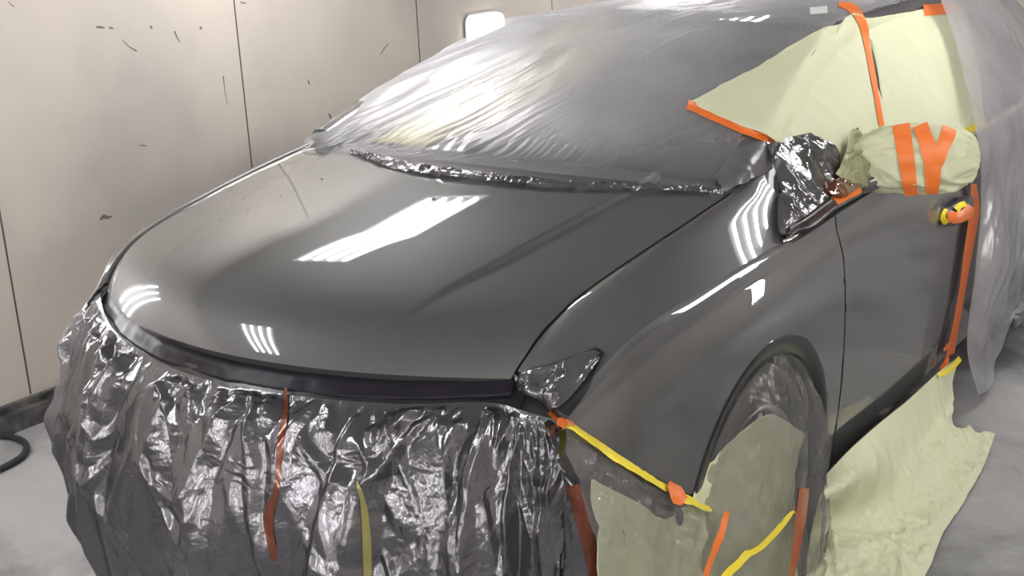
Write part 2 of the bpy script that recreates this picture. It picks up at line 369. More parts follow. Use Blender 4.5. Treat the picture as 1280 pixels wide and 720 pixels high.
for sx in (1, -1):
    fl = sx < 0
    mir = np.array([sx, 1, 1.])
    GA, GBfull = (GA0, GB0) if sx > 0 else (tuck(GA0), tuck(GB0))
    g = G(); g.grid(GA*mir, flip=not fl)
    g.grid(skirt(GA[:, 0]*mir, (-.004*sx, 0, -.035)), flip=fl)
    ky = GA[:, -1, 1]; b0 = np.stack([np.interp(ky, GBfull[:, 0, 1], GBfull[:, 0, c_]) for c_ in (0, 1, 2)], 1)
    g.grid(np.stack([GA[:, -1]*mir, (GA[:, -1]*.5+b0*.5)*mir-np.array([.002*sx, 0, .001]), b0*mir], 1), flip=not fl)
    P, k1 = cut_line(GBfull, GAPY, -1); P, k2 = snap_arch(P); P = snap_tape(P)
    g.grid(P*mir, keep=k1 & k2 & above_tape(P), flip=not fl)
    fender = g.build('fender', paint, car)
    # rolled arch lip, the dark reflection in it put in as black colour
    th = np.linspace(-.25, math.pi+.25, 90)
    xo = lambda y, z, gx=None: np.array([GBfull[np.abs(GBfull[:, 45, 1]-yy).argmin(), np.abs(GBfull[200, :, 2]-zz).argmin(), 0] for yy, zz in zip(y, z)])
    ring = []
    for r, dx in ((RA+.004, .003), (RA-.002, .004), (RA-.046, -.004), (RA-.052, -.02), (RA-.03, -.12)):
        y = WC[0]+r*np.cos(th); z = WC[1]+r*np.sin(th); yo = WC[0]+RA*np.cos(th); zo = np.clip(WC[1]+RA*np.sin(th), .27, 2)
        ring.append(np.stack([(xo(yo, zo)+dx)*sx, y, z], 1))
    ring = np.array(ring)
    for _ in range(3): ring[:, 1:-1, 0] = (ring[:, :-2, 0]+ring[:, 1:-1, 0]*2+ring[:, 2:, 0])/4
    G().grid(ring, flip=fl).build('wheel_arch_lip', black, car)
    # dark inner liner
    pr = []
    for r, x in ((RA-.02, .86), (RA+.02, .80), (RA+.02, .55), (.05, .5)):
        pr.append(np.stack([np.full(90, x*sx), WC[0]+r*np.cos(th), WC[1]+r*np.sin(th)], 1))
    G().grid(np.array(pr)).build('wheel_arch_liner', rubber, car)
    # bumper corner below the tape line
    P, k2 = snap_arch(GBfull[:215]); g = G().grid(P*mir, keep=k2 & ~above_tape(P), flip=not fl)
    if sx > 0: bump_l = g
    else: bump_r = g
    # doors
    P, k1 = cut_line(GBfull, GAPY, 1); P, k2 = cut_line(P, REARY, -1)
    P = P.copy()
    door = G().grid(P*mir, keep=k1 & k2, flip=not fl).build('front_door', paint, car)
    tag(door, None)
    P, k1 = cut_line(GBfull, REARY, 1); P, k2 = cut_line(P, lambda z: 3.55+0*z, -1)
    G().grid(P*mir, keep=k1 & k2, flip=not fl).build('rear_door', paint, car)
    P, k1 = cut_line(GBfull, lambda z: 3.55+0*z, 1)
    wc2 = (3.93, .385); keep = (P[..., 1]-wc2[0])**2+(P[..., 2]-wc2[1])**2 > RA*RA
    G().grid(P*mir, keep=k1 & keep, flip=not fl).build('rear_quarter_panel', paint, car)
    # dark jambs behind the shut lines
    for fy in (GAPY, REARY, lambda z: 3.55+0*z):
        z = np.linspace(.26, 1.05, 30); y = fy(z); x = np.interp(z, [.25, .5, .78, .93, 1.06], [.94, .966, .972, .968, .95])-.012
        G().grid(np.stack([np.stack([x*sx, y-.02, z], 1), np.stack([x*sx, y+.02, z], 1)], 1)).build('shut_line', black, car)
    # greenhouse side: belt moulding, glass, pillar
    yy = np.linspace(1.22, 4.1, 60)
    RY = [1.15, 1.35, 1.6, 1.9, 2.2, 2.6, 3.0, 3.5, 4.1, 4.4]; RX = [.80, .77, .73, .685, .645, .63, .625, .62, .60, .58]; RZ = [1.18, 1.26, 1.335, 1.42, 1.482, 1.50, 1.505, 1.465, 1.35, 1.23]
    rail = np.stack([np.interp(yy, RY, RX), yy, np.interp(yy, RY, RZ)], 1)
    for _ in range(4): rail[1:-1] = (rail[:-2]+2*rail[1:-1]+rail[2:])/4
    belt = np.stack([np.interp(yy, [1.2, 1.5, 2.5, 4.1], [.93, .935, .93, .88]), yy, np.interp(yy, [1.2, 1.5, 2.5, 4.1], [1.075, 1.085, 1.085, 1.10])], 1)
    rows = []
    for t in np.linspace(0, 1, 14):
        q = belt*(1-t)+rail*t; q[:, 0] += .03*math.sin(math.pi*t)*sm(1.2, 2.2, yy); rows.append(q)
    rows = np.array(rows)*mir
    GLS = rows
    G().grid(rows).build('side_window', glass, car)
    # rail / a-pillar as painted band
    pb = []
    for dx, dz in ((.035, -.022), (.03, .0), (.012, .014), (-.02, .018), (-.05, .012)):
        q = rail.copy(); q[:, 0] += dx; q[:, 2] += dz; pb.append(q*mir)
    G().grid(np.array(pb)).build('roof_rail', paint, car)
    bm_ = []
    for dx, dz in ((.0, -.03), (.02, -.026), (.026, -.012), (.018, .004), (.0, .012)):
        q = belt.copy(); q[:, 0] += dx; q[:, 2] += dz; bm_.append(q*mir)
    G().grid(np.array(bm_)).build('belt_moulding', black, car)
# windshield and roof
def wind(a, t):
    x0 = .77+(.625-.77)*t; x = a*x0
    yb = 1.13+.10*a*a; yt = 2.08+.12*a*a; y = yb+(yt-yb)*t
    zb = 1.185-.005*a*a; zt = 1.53-.04*a*a; z = zb+(zt-zb)*t+.038*np.sin(np.pi*t)*(1-.3*a*a)
    return np.stack([x, y, z], -1)
Aw, Tw = np.meshgrid(np.linspace(-1, 1, 61), np.linspace(0, 1, 41), indexing='ij')
windshield = G().grid(wind(Aw, Tw)).build('windshield', glass, car)
def roofp(a, t):
    y = 2.08+.12*a*a+(4.3-2.2)*t
    xr = np.interp(y, [2.0, 2.6, 3.5, 4.4], [.625, .60, .59, .56]); zr = np.interp(y, [2.0, 2.4, 2.8, 3.2, 3.6, 4.0, 4.4], [1.52, 1.538, 1.545, 1.535, 1.505, 1.43, 1.31])
    return np.stack([a*xr, y, zr-.045*a*a], -1)
G().grid(roofp(Aw, Tw)).build('roof', paint, car)
# cowl strip under the windshield
cw = [np.stack([A1*.79, yr(A1*.79)-.03, hood_z(A1*.79, yr(A1*.79)-.03)-.012], 1) for A1 in [np.linspace(-1, 1, 41)]]
A1 = np.linspace(-1, 1, 41); cw.append(np.stack([A1*.79, 1.18+.10*A1**2, 1.19+0*A1], 1))
G().grid(np.array(cw)).build('cowl', black, car)
# front bumper and grille
FA = np.linspace(-1, 1, 121)
FB = []
for z, d in ((.88, .17), (.86, .12), (.82, .06), (.70, .0), (.55, -.02), (.40, -.0), (.28, .04), (.22, .10)):
    x = FA*np.where(FA < 0, .74, .88)*(1-.05*(z > .9)); y = np.where(np.abs(x) < .70, yf(x), yf(.70)+(np.abs(x)-.70)*.1)
    # plan rounding towards the corners
    y = .02+.17*np.abs(FA)**3+d
    FB.append(np.stack([x, y, z+0*x], 1))
fb = cr(FB, 50)
bump_l.grid(fb); bump_l.V += bump_r.V; bump_l.F += [tuple(i+bump_l.n for i in f) for f in bump_r.F]; bump_l.uv += bump_r.uv
bumper = bump_l.build('front_bumper', M('bumper_grey', (.10, .10, .105), .3, .3, Coat_Weight=.5), car)
# dark slam panel closing the gap beneath the hood lip
xx = np.linspace(-.74, .74, 61)
G().grid(np.array([np.stack([xx, yf(xx)+.015, .91+0*xx], 1), np.stack([xx, yf(xx)-.01, .895+0*xx], 1), np.stack([xx, yf(xx)-.03, .87+0*xx], 1)])).build('slam_panel', black, car)
gr = G()
for z in np.linspace(.42, .80, 9): gr.tube([(x, .02+.17*abs(x/.9)**3+.10+(.01 if z > .7 else 0), z) for x in np.linspace(-.45, .45, 15)], .009, 6)
gr.build('grille', black, car)
# wheels
def wheel(sx, y):
    wr = empty('wheel', None, None, (0, 0, 0)); wr.parent = car
    x = .955*sx; c = np.array([x, y, .375])
    s_ = -sx
    prof = [(.26, .005), (.275, 0), (.31, -.004), (.35, .004), (.368, .018), (.373, .04), (.373, .19), (.365, .215), (.34, .225), (.26, .22)]
    G().lathe([(r, o*s_) for r, o in prof], c).build('tyre', rubber, wr)
    rim = G().lathe([(r, o*s_) for r, o in [(.262, .004), (.255, .0), (.245, .012), (.24, .06), (.235, .2)]], c)
    for k in range(5):
        for dd in (-.11, .11):
            a0 = k*2*math.pi/5+dd; a1 = k*2*math.pi/5+dd*1.7
            p = [c+np.array([.03*s_, .055*math.cos(a0), .055*math.sin(a0)]), c+np.array([.012*s_, .15*math.cos(a0*.5+a1*.5), .15*math.sin(a0*.5+a1*.5)]), c+np.array([.012*s_, .245*math.cos(a1), .245*math.sin(a1)])]
            rim.tube(p, [.022, .016, .015], 8)
    rim.lathe([(.0, .012*s_), (.05, .012*s_), (.062, .022*s_), (.064, .08*s_)], c, k=32)
    rim.build('rim', rimmat, wr)
    G().lathe([(.0, .0), (.03, .001*s_), (.034, .01*s_), (.034, .02*s_)], c, k=24).build('hub_cap', black, wr)
    G().lathe([(.0, .1*s_), (.16, .1*s_), (.165, .105*s_), (.165, .13*s_)], c, k=40).build('brake_disc', chrome, wr)
    return wr
for sx in (1, -1):
    for y in (WC[0], 3.93): wheel(sx, y)
# tape-masked mirror on each front door
for sx in (1, -1):
    m_ = G(); th, ph = np.meshgrid(np.linspace(0, 2*np.pi, 33), np.linspace(0, np.pi, 17), indexing='ij')
    d_ = np.stack([np.cos(th)*np.sin(ph), np.sin(th)*np.sin(ph), np.cos(ph)], -1); d_ = np.sign(d_)*np.abs(d_)**.75*np.array([.13, .065, .075])
    a_ = math.radians(18); X_ = d_[..., 0]*math.cos(a_)-d_[..., 1]*math.sin(a_); Y_ = d_[..., 0]*math.sin(a_)+d_[..., 1]*math.cos(a_)
    m_.grid(np.stack([(X_+1.06)*sx, Y_+1.79, d_[..., 2]+1.155], -1)); m_.tube([(.92*sx, 1.66, 1.08), (.97*sx, 1.70, 1.10), (1.03*sx, 1.76, 1.13)], .028, 8)
    m_.build('side_mirror', paint, car)
    h_ = G().tube([(.965*sx, 2.40, .835), (1.0*sx, 2.43, .842), (1.003*sx, 2.52, .848), (1.0*sx, 2.60, .85), (.965*sx, 2.62, .85)], [.014, .014, .016, .014, .014], 10)
    h_.build('door_handle', paint, car)
# underbody
G().box((0, 2.2, .42), (1.55, 3.2, .3)).build('underbody', rubber, car, smooth=False)

# ------------------------------------------------------------------ booth lights
def fixture(c, ax_len, ax_w, nrm, length, width, label, group='tube light fittings in the booth', tubes=4):
    """recessed tray with bare tubes; ax_len along the tubes, nrm into the room"""
    c = np.array(c, float); a = np.array(ax_len, float); b = np.array(ax_w, float); n = np.array(nrm, float)
    e = empty('tube_light', label, 'light', tuple(c), group)
    R = np.stack([a, b, n], 1)
    g = G().box(n*.004, (length, width, .006), R)
    for s in (-1, 1):
        g.box(b*s*width/2+n*.02, (length+.03, .02, .045), R); g.box(a*s*length/2+n*.02, (.02, width, .045), R)
    g.build('tray', troffer, e, smooth=False)
    for k in range(tubes):
        o = (k-(tubes-1)/2)*width/(tubes+.2)
        p = b*o+n*.035
        G().tube([p-a*(length/2-.05), p+a*(length/2-.05)], .016, 8).build('tube', tubem, e)
    return e

LIGHTS = [  # centre, along tubes, across, normal, length, width, label, group
 ((-1.44, 1.96, CEIL_Z), (0, 1, 0), (1, 0, 0), (0, 0, -1), 1.22, .48),
 ((-1.15, -1.05, CEIL_Z), (0, 1, 0), (1, 0, 0), (0, 0, -1), 1.2, .5),
 ((-1.3, 5.0, CEIL_Z), (0, 1, 0), (1, 0, 0), (0, 0, -1), 1.5, .5),
 ((1.5, 2.9, CEIL_Z), (0, 1, 0), (1, 0, 0), (0, 0, -1), 1.2, .5),
 ((2.45, .5, CEIL_Z), (0, 1, 0), (1, 0, 0), (0, 0, -1), 1.2, .5),  # added above the view as a key light for the floor paper
 ((2.3, -2.6, CEIL_Z), (0, 1, 0), (1, 0, 0), (0, 0, -1), 1.3, .5),
 ((WALL_X, .25, 1.35), (0, 0, 1), (0, 1, 0), (1, 0, 0), .85, .42),
 ((RIGHT_X, 4.4, .80), (0, 0, 1), (0, 1, 0), (-1, 0, 0), .95, .40),
 ((RIGHT_X, -1.9, 1.35), (0, 0, 1), (0, 1, 0), (-1, 0, 0), .95, .40),
 ((-1.3, FRONT_Y, 1.2), (0, 0, 1), (1, 0, 0), (0, 1, 0), 1.2, .5), ((.4, FRONT_Y, 1.2), (0, 0, 1), (1, 0, 0), (0, 1, 0), 1.2, .5), ((2.1, FRONT_Y, 1.2), (0, 0, 1), (1, 0, 0), (0, 1, 0), 1.2, .5)]
for c, a, b, n, ln, wd in LIGHTS:
    wall = n[2] == 0
    fixture(np.array(c)+np.array(n)*.005, a, b, n, ln, wd, 'upright tube light on the booth wall, seen only in the paint' if wall else 'unseen ceiling tube light, mirrored as bright stripes in the paint or added as key light', 'wall tube lights outside the view' if wall else 'ceiling tube lights above the view', 3 if c[0] == WALL_X else 4)
# the wall light in view behind the car
e = empty('wall_light', 'glowing white wall light on the cream wall, half hidden behind the filmed windshield', 'light', (WALL_X, 4.02, .44))
e['label'] = 'glowing white wall light on the cream wall behind the windshield'
def rrect(w_, h_, r, k=6):
    p = []
    for cx, cy, a0 in ((w_/2-r, h_/2-r, 0), (-w_/2+r, h_/2-r, 90), (-w_/2+r, -h_/2+r, 180), (w_/2-r, -h_/2+r, 270)):
        for j in range(k+1):
            t = math.radians(a0+90*j/k); p.append((cx+r*math.cos(t), cy+r*math.sin(t)))
    return np.array(p)
def rplate(w_, h_, r, c, d0, d1):
    q = rrect(w_, h_, r); n = len(q)
    V = [(c[0]+d0, c[1]+a, c[2]+b) for a, b in q]+[(c[0]+d1, c[1]+a, c[2]+b) for a, b in q]
    return V, [tuple(range(n, 2*n))]+[(i, (i+1) % n, n+(i+1) % n, n+i) for i in range(n)]
G().add(*rplate(.36, .93, .05, (0, -.03, .46), 0, .012)).build('frame', troffer, e, smooth=False)
G().add(*rplate(.33, .90, .045, (0, -.03, .46), .012, .03)).build('diffuser', lensm, e, smooth=False)
for x_, nx in ((WALL_X, 1), (RIGHT_X, -1)):
    o = G().box((x_+nx*.004, (FRONT_Y+BACK_Y)/2, CEIL_Z-.05), (.008, BACK_Y-FRONT_Y-.02, .035)).build('trim_2', seamm, smooth=False); o['kind'] = 'structure'

# ------------------------------------------------------------------ casting traced outlines on to the built surfaces
def bvh(objs):
    V = []; F = []
    for o in objs:
        n = len(V); V += [o.matrix_world @ v.co for v in o.data.vertices]; F += [tuple(i+n for i in p.vertices) for p in o.data.polygons]
    return BVHTree.FromPolygons(V, F)
def kids(*names): return [o for o in bpy.data.objects if o.type == 'MESH' and o.name.split('.')[0] in names]
def left(objs): return [o for o in objs if sum(v.co.x for v in list(o.data.vertices)[:40]) > 0 or o.name.split('.')[0] in ('hood', 'windshield', 'roof', 'front_bumper')]
def cast(tree, UV, off=.003, smooth=2, maxd=9, normal_off=True):
    n, m = UV.shape[:2]; D = np.full((n, m), np.nan)
    for i in range(n):
        for j in range(m):
            d = ray(*UV[i, j]); h = tree.ray_cast(Vector(CP), Vector(d))
            if h[0] is not None and h[3] < maxd: D[i, j] = h[3]
    if np.isnan(D).all(): raise RuntimeError('patch misses its surface')
    while np.isnan(D).any():
        P = np.pad(D, 1, constant_values=np.nan); st = np.stack([P[:-2, 1:-1], P[2:, 1:-1], P[1:-1, :-2], P[1:-1, 2:]])
        cnt = (~np.isnan(st)).sum(0); mean = np.nansum(st, 0)/np.maximum(cnt, 1); D = np.where(np.isnan(D) & (cnt > 0), mean, D)
    for _ in range(smooth):
        P = np.pad(D, 1, mode='edge'); D2 = (P[:-2, 1:-1]+P[2:, 1:-1]+P[1:-1, :-2]+P[1:-1, 2:])/4; D = np.minimum(D, D2)*.5+np.minimum(D2, D+.01)*.5
    R = np.array([[ray(*UV[i, j]) for j in range(m)] for i in range(n)])
    P = CP+R*D[..., None]; N = normals(P)
    return P+N*off
def normals(P):
    du = np.gradient(P, axis=0); dv = np.gradient(P, axis=1); N = np.cross(du, dv); N /= np.linalg.norm(N, axis=-1)[..., None]+1e-12
    s_ = np.sign(((CP-P)*N).sum(-1)); return N*s_[..., None]
def loft(c0, c1, n, m, mid=None):
    rows = [cr(c0, n)] + ([cr(mid, n)] if mid is not None else []) + [cr(c1, n)]
    return cr(rows, m).transpose(1, 0, 2) if len(rows) > 2 else np.stack([rows[0]*(1-t)+rows[1]*t for t in np.linspace(0, 1, m)], 1)
def strip_uv(pts, w_, n=None, m=4):
    pts = np.asarray(pts, float); ln = np.linalg.norm(np.diff(pts, axis=0), axis=1).sum(); n = n or max(6, int(ln/5))
    c = cr(pts, n); w_ = np.interp(np.linspace(0, 1, n), np.linspace(0, 1, len(np.atleast_1d(w_))), np.atleast_1d(w_)) if np.ndim(w_) else np.full(n, w_)
    t = np.gradient(c, axis=0); t /= np.linalg.norm(t, axis=1)[:, None]; nn = np.stack([-t[:, 1], t[:, 0]], 1)
    return np.stack([c+nn*(w_*k)[:, None] for k in np.linspace(-.5, .5, m)], 1)
def tape(pts, w_, tree, mat, label, off=.004, group=None, amp=.0006, sm_=1, name='tape_strip'):
    P = cast(tree, strip_uv(pts, w_), off, sm_)
    N = normals(P); P = P+N*(amp*fbm(P[..., 1]*60, P[..., 2]*60, 5))[..., None]
    o = G().grid(P).build(name, mat); return tag(o, label, 'tape', group)

# ------------------------------------------------------------------ plastic film
# front drape hanging from the hood edge over the bumper
TOP = [(-.755, .34, .935), (-.73, .275, .935), (-.695, .222, .925), (-.5, .112, .892), (-.25, .028, .885), (0, -.004, .882), (.25, .028, .880), (.5, .108, .880), (.68, .205, .885), (.80, .205, .885), (.882, .185, .885)]
R1_ = [(-.79, .38, .80), (-.775, .27, .80), (-.735, .18, .80), (-.54, .06, .79), (-.27, -.03, .79), (0, -.06, .79), (.27, -.035, .79), (.51, .04, .79), (.71, .13, .79), (.83, .16, .80), (.90, .15, .80)]
R2_ = [(-.83, .38, .60), (-.82, .24, .60), (-.775, .12, .60), (-.57, .0, .60), (-.29, -.075, .60), (0, -.11, .60), (.29, -.085, .60), (.54, -.01, .60), (.735, .08, .60), (.85, .12, .60), (.925, .14, .60)]
R3_ = [(-.78, .40, .35), (-.76, .25, .35), (-.72, .13, .35), (-.56, .0, .35), (-.30, -.08, .35), (0, -.12, .35), (.30, -.095, .35), (.55, -.02, .35), (.75, .07, .35), (.87, .12, .35), (.94, .16, .35)]
R4_ = [(-.62, .50, .04), (-.62, .33, .03), (-.60, .20, .03), (-.50, .05, .03), (-.28, -.05, .03), (0, -.09, .03), (.28, -.08, .03), (.53, -.02, .03), (.73, .06, .03), (.85, .12, .03), (.93, .17, .03)]
for _r, _q in zip((TOP, R1_, R2_, R3_, R4_), ((706, 528, .885), (714, 565, .915), (730, 620, .94), (750, 700, .95), (790, 860, .95))):
    _r[-1] = tuple(at(_q[0], _q[1], 0, _q[2]))
def drape(rows, n, m, amp, seed, fs=16, fan=1.0, crumple=.004):
    P = cr(cr(rows, m).transpose(1, 0, 2), n)
    s_, t_ = np.meshgrid(np.linspace(0, 1, n), np.linspace(0, 1, m), indexing='ij')
    N = normals(P)
    wob = .05*fbm(s_*5, t_*2.2, seed)+.02*fbm(s_*14, t_*5, seed+3)
    env = sm(0, .10, t_)*(.5+.7*t_)
    f = ridge((s_+wob)*fs*.55, t_*1.3, seed+1, 2)*.55
    f += ridge((s_+wob*1.6)*fs+t_*3.0, t_*2.2+s_*4, seed+7, 2)*.28
    f += .5*fbm(s_*4.5, t_*3.2, seed+9, 3)
    # tight gathers where the film is stuck along its top edge
    gath = np.abs((np.sin(s_*2*np.pi*27+3*vnoise(s_*9, t_*0, seed+4))))**.6*np.exp(-t_/.07)*.35*sm(0, .02, t_)
    # sagging swags between gathers
    sw = 0
    for k in range(15):
        sc = rng.uniform(0, 1); wd = rng.uniform(.04, .10); tc = rng.uniform(.1, .75); dp = rng.uniform(.1, .28)
        q = (s_-sc)/wd; h = t_-(tc+dp*(1-q*q)); sw = sw+np.exp(-(q/1.0)**4)*np.exp(-(h/.028)**2)*rng.uniform(.25, .6)-np.exp(-(q/1.0)**4)*np.exp(-((h+.05)/.03)**2)*.3
    cru = ridge(s_*48+1.5*fbm(s_*14, t_*7, seed+2), t_*9+s_*20, seed+11, 3)*crumple*(.12+1.1*sm(0, .6, fbm(s_*6, t_*5, seed+13)))
    d = amp*env*(f+sw*.5)+amp*gath+cru*sm(0, .03, t_)
    # streaky sharp pulls
    return P+N*d[..., None], s_, t_
def outward(P):
    """normals of a sheet, turned the same way everywhere, away from the car"""
    du = np.gradient(P, axis=0); dv = np.gradient(P, axis=1); N = np.cross(du, dv); N /= np.linalg.norm(N, axis=-1)[..., None]+1e-12
    c = N[P.shape[0]//2, P.shape[1]//2]; return N*(-1 if c[1] > 0 else 1)
def tents(s_, t_, seed, specs):
    """pleats as sharp tents, each from a gather point and fanning downwards; specs = (count, width, height, t0, length, lean)"""
    r = np.random.default_rng(seed); tot = 0
    for cnt, w_, h_, t0, ln, lean in specs:
        D = np.zeros_like(s_)
        for k in range(cnt):
            c = (k+r.uniform(.1, .9))/cnt; w1 = w_*r.uniform(.6, 1.5); h1 = h_*r.uniform(.5, 1.3); ta = t0*r.uniform(0, 1); l1 = ln*r.uniform(.6, 1.4)
            sl = lean*r.uniform(-1, 1); cv = lean*r.uniform(-.8, .8); sk = r.uniform(.22, .78)
            u = np.clip((t_-ta)/l1, 0, 1); wid = w1*(.22+.78*u**.7); q = (s_-(c+sl*(t_-ta)+cv*(t_-ta)**2)+.012*fbm(t_*2.5, s_*2, seed+k)*min(1, w_*12))/wid
            tent = np.where(q < 0, 1+q/(2*sk), 1-q/(2*(1-sk))); tent = np.clip(tent, 0, 1)
            fade = sm(-.005, .045, t_-ta)*(1-sm(l1*.8, l1*1.25, t_-ta))
            D = np.maximum(D, h1*tent*fade*(.35+.65*u))
        tot = tot+D
    return tot
def soften(D, k=1):
    for _ in range(k):
        P_ = np.pad(D, 1, mode='edge'); D = (P_[:-2, 1:-1]+P_[2:, 1:-1]+P_[1:-1, :-2]+P_[1:-1, 2:]+2*D)/6
    return D
n, m = 640, 300
base = cr(cr([TOP, R1_, R2_, R3_, R4_], m).transpose(1, 0, 2), n); s_, t_ = np.meshgrid(np.linspace(0, 1, n), np.linspace(0, 1, m), indexing='ij')
sw = s_+.007*fbm(s_*5, t_*3, 91)
D = tents(sw, t_, 17, [(12, .060, .075, .03, 1.4, .16), (26, .026, .034, .12, .6, .12), (40, .010, .010, .02, .20, .06), (26, .018, .020, .7, .35, .22)])
r_ = np.random.default_rng(4)
for k in range(12):
    sc, wd, tc, dp = r_.uniform(.04, .96), r_.uniform(.025, .06), r_.uniform(.10, .7), r_.uniform(.08, .2)
    q = (sw-sc)/wd; h = t_-(tc+dp*(1-q*q)); g_ = np.clip(1-np.abs(q), 0, 1)**.5
    D = D+g_*(.010*np.clip(1-np.abs(h)/.04, 0, 1)-.007*np.clip(1-np.abs(h+.05)/.05, 0, 1))
D = soften(D, 1)
D = D+.012*fbm(s_*4, t_*2.0, 95)*sm(0, .3, t_)
cru = ridge(s_*58+1.5*fbm(s_*20, t_*9, 2), t_*24+s_*14, 11, 3)*.0009*(.3+1.2*sm(0, .6, fbm(s_*8, t_*5, 13)))*sm(0, .05, t_)
P = base+outward(base)*(D+cru)[..., None]; P[..., 2] = np.maximum(P[..., 2], .012)
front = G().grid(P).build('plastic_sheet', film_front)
tag(front, 'dark crinkled plastic film hanging from the hood edge over the front bumper', 'plastic film')
FRONT_P = P
seen_tape = M('film_covered_orange_tape', (.13, .030, .012), .22, .3, Coat_Weight=.5)
seen_yellow = M('film_covered_yellow_tape', (.24, .22, .07), .25, .2, Coat_Weight=.5)
# strips of coloured tape seen through the front film
tf = bvh([front])
for pts, w_, mt, lb in (([(358, 484), (357, 520), (350, 560), (346, 610), (336, 650), (343, 700)], [4, 7, 9, 7, 13, 8], seen_tape, 'brownish orange tape strip running down the dark front film, left of middle'),
                    ([(448, 602), (455, 640), (458, 680), (459, 725)], [3, 9, 11, 10], seen_yellow, 'yellow tape strip low on the dark front film, near the middle'),
                    ([(716, 606), (728, 640), (738, 690), (745, 725)], [14, 20, 16, 14], seen_tape, 'wide burnt orange tape strip down the corner of the front film, beside the wheel paper')):
    tape(pts, w_, tf, mt, lb, off=.0035, sm_=0)
# dark band of film tucked under the hood lip
xx = np.linspace(-.715, .72, 201); rowsb = []
for dy, z in ((.022, .922), (.004, .912), (-.012, .895), (-.02, .886), (-.016, .874)):
    zz = z+np.interp(np.abs(xx), [.45, .72], [0, .012]); yy = yf(xx)+dy+.003*fbm(xx*14, xx*0+z*30, 3); rowsb.append(np.stack([xx, yy, zz], 1))
band = G().grid(cr(rowsb, 12)).build('masking_film_band', M('dark_band_film', (.014, .012, .018), .35, 0, Specular_IOR_Level=.15))
tag(band, 'narrow shiny black film band tucked under the front edge of the hood', 'plastic film')

# clear film billowing round the far corner of the bumper
CT = [(-.70, .235, .925), (-.735, .29, .935), (-.765, .37, .95), (-.78, .46, .96)]
C1 = [(-.77, .13, .78), (-.82, .24, .79), (-.84, .36, .80), (-.84, .5, .80)]
C2 = [(-.82, .08, .58), (-.88, .22, .58), (-.90, .38, .58), (-.88, .55, .58)]
C3 = [(-.81, .08, .42), (-.87, .22, .42), (-.89, .4, .42), (-.88, .6, .42)]
C4 = [(-.72, .10, .22), (-.76, .25, .2), (-.78, .42, .2), (-.80, .6, .2)]
P, s_, t_ = drape([CT, C1, C2, C3, C4], 130, 200, .022, 41, fs=5, crumple=.002)
tag(G().grid(P).build('plastic_sheet', film_clear), 'pale clear film billowing around the far corner of the bumper beside the wall', 'plastic film')

# film over the windshield
def wfilm(a, t):
    """t<0 hood edge, 0..1 windshield, >1 roof"""
    W = wind(a*1.0, np.clip(t, 0, 1)); aa = np.abs(a)
    yo = yr(a*.77)-.035-.075*(1-np.clip(aa, 0, 1)**4); hb = np.stack([a*.77, yo, hood_z(a*.77, yo)+.004], -1)
    W = W+np.array([0, -.012, .022])
    top = roofp(a, np.clip((t-1)*.5, 0, 1))+np.array([0, 0, .02])
    k = sm(-.12, .06, t)[..., None]; k2 = sm(.92, 1.12, t)[..., None]
    P = hb*(1-k)+W*k; P = P*(1-k2)+top*k2
    side = np.clip(aa-1, 0, 1)[..., None]
    return P
n, m = 420, 260
a_, t_ = np.meshgrid(np.linspace(-1.0, 1.0, n), np.linspace(-.14, 1.9, m), indexing='ij')
P = wfilm(a_, t_)
# outer margins run past the pillars and droop
ed = sm(.93, 1.0, np.abs(a_)); P[..., 0] += np.sign(a_)*ed*.035; P[..., 2] -= ed*.005
s1 = a_*3.2+t_*1.6; s2 = t_*1.0-a_*.5          # folds run up and across from the far lower corner
q = a_*2.2-t_*1.7
fold = (ridge(q*3.2+.15*fbm(a_*1.2, t_*1.2, 4), (a_+t_)*.35, 33, 2)*.0024)*(.3+.9*sm(-.1, -.8, a_))
fine = np.maximum(0, ridge(q*22+.5*fbm(a_*1.5, t_*1.5, 5), (a_+t_)*.8, 34, 1)-.55)*.0045*sm(.1, .6, vnoise(q*1.3, (a_+t_)*.5, 77)+.25)
q2 = a_*1.0+t_*1.7
fine2 = np.maximum(0, ridge(a_*30-t_*34, (a_+t_)*.8, 37, 1)-.5)*.005*sm(.35, .6, a_)*sm(.75, .3, t_)
fold = fold+fine+fine2+.0025*ridge(q*9, (a_+t_)*.6, 36, 2)*sm(.35, .0, t_)
gat = np.abs(np.sin(a_*55+8*vnoise(a_*5, t_*2, 8)))*.006*np.exp(-((t_+.02)/.10)**2)
sag = .012*fbm(a_*2.4, t_*2.0, 15, 3)*sm(-.1, .2, t_)
P = P+normals(P)*(fold*1.3+gat+sag+.006*sm(-.14, -.05, t_))[..., None]
wfm = G().grid(P).build('plastic_sheet', film_wind)
HU = strip_uv([(440, 190), (480, 204), (520, 213), (600, 224), (700, 233), (830, 238), (905, 240)], [4, 9, 11, 9, 5, 5, 4], 300, 14)
HM = None
tag(wfm, 'milky translucent film stretched over the windshield with fine speckles and folds', 'plastic film')

# ------------------------------------------------------------------ masking paper, tape and small film pieces
body_l = [o for o in bpy.data.objects if o.type == 'MESH' and o.parent == car and o.name.split('.')[0] in ('fender', 'front_door', 'rear_door', 'rear_quarter_panel', 'side_window', 'roof_rail', 'belt_moulding', 'roof', 'windshield', 'hood')]
tb = bvh(body_l); tw = bvh(body_l+[wfm])
P = cast(tw, HU, .008, 2); P = P+normals(P)*(.006*ridge(P[..., 0]*30+2*fbm(P[..., 0]*12, P[..., 1]*12, 4), P[..., 1]*26, 6, 3)+.004*sm(0, .3, np.linspace(0, 1, 14))*sm(1, .7, np.linspace(0, 1, 14)))[..., None]
G().grid(P).build('gathered_hem', film_dark, wfm)
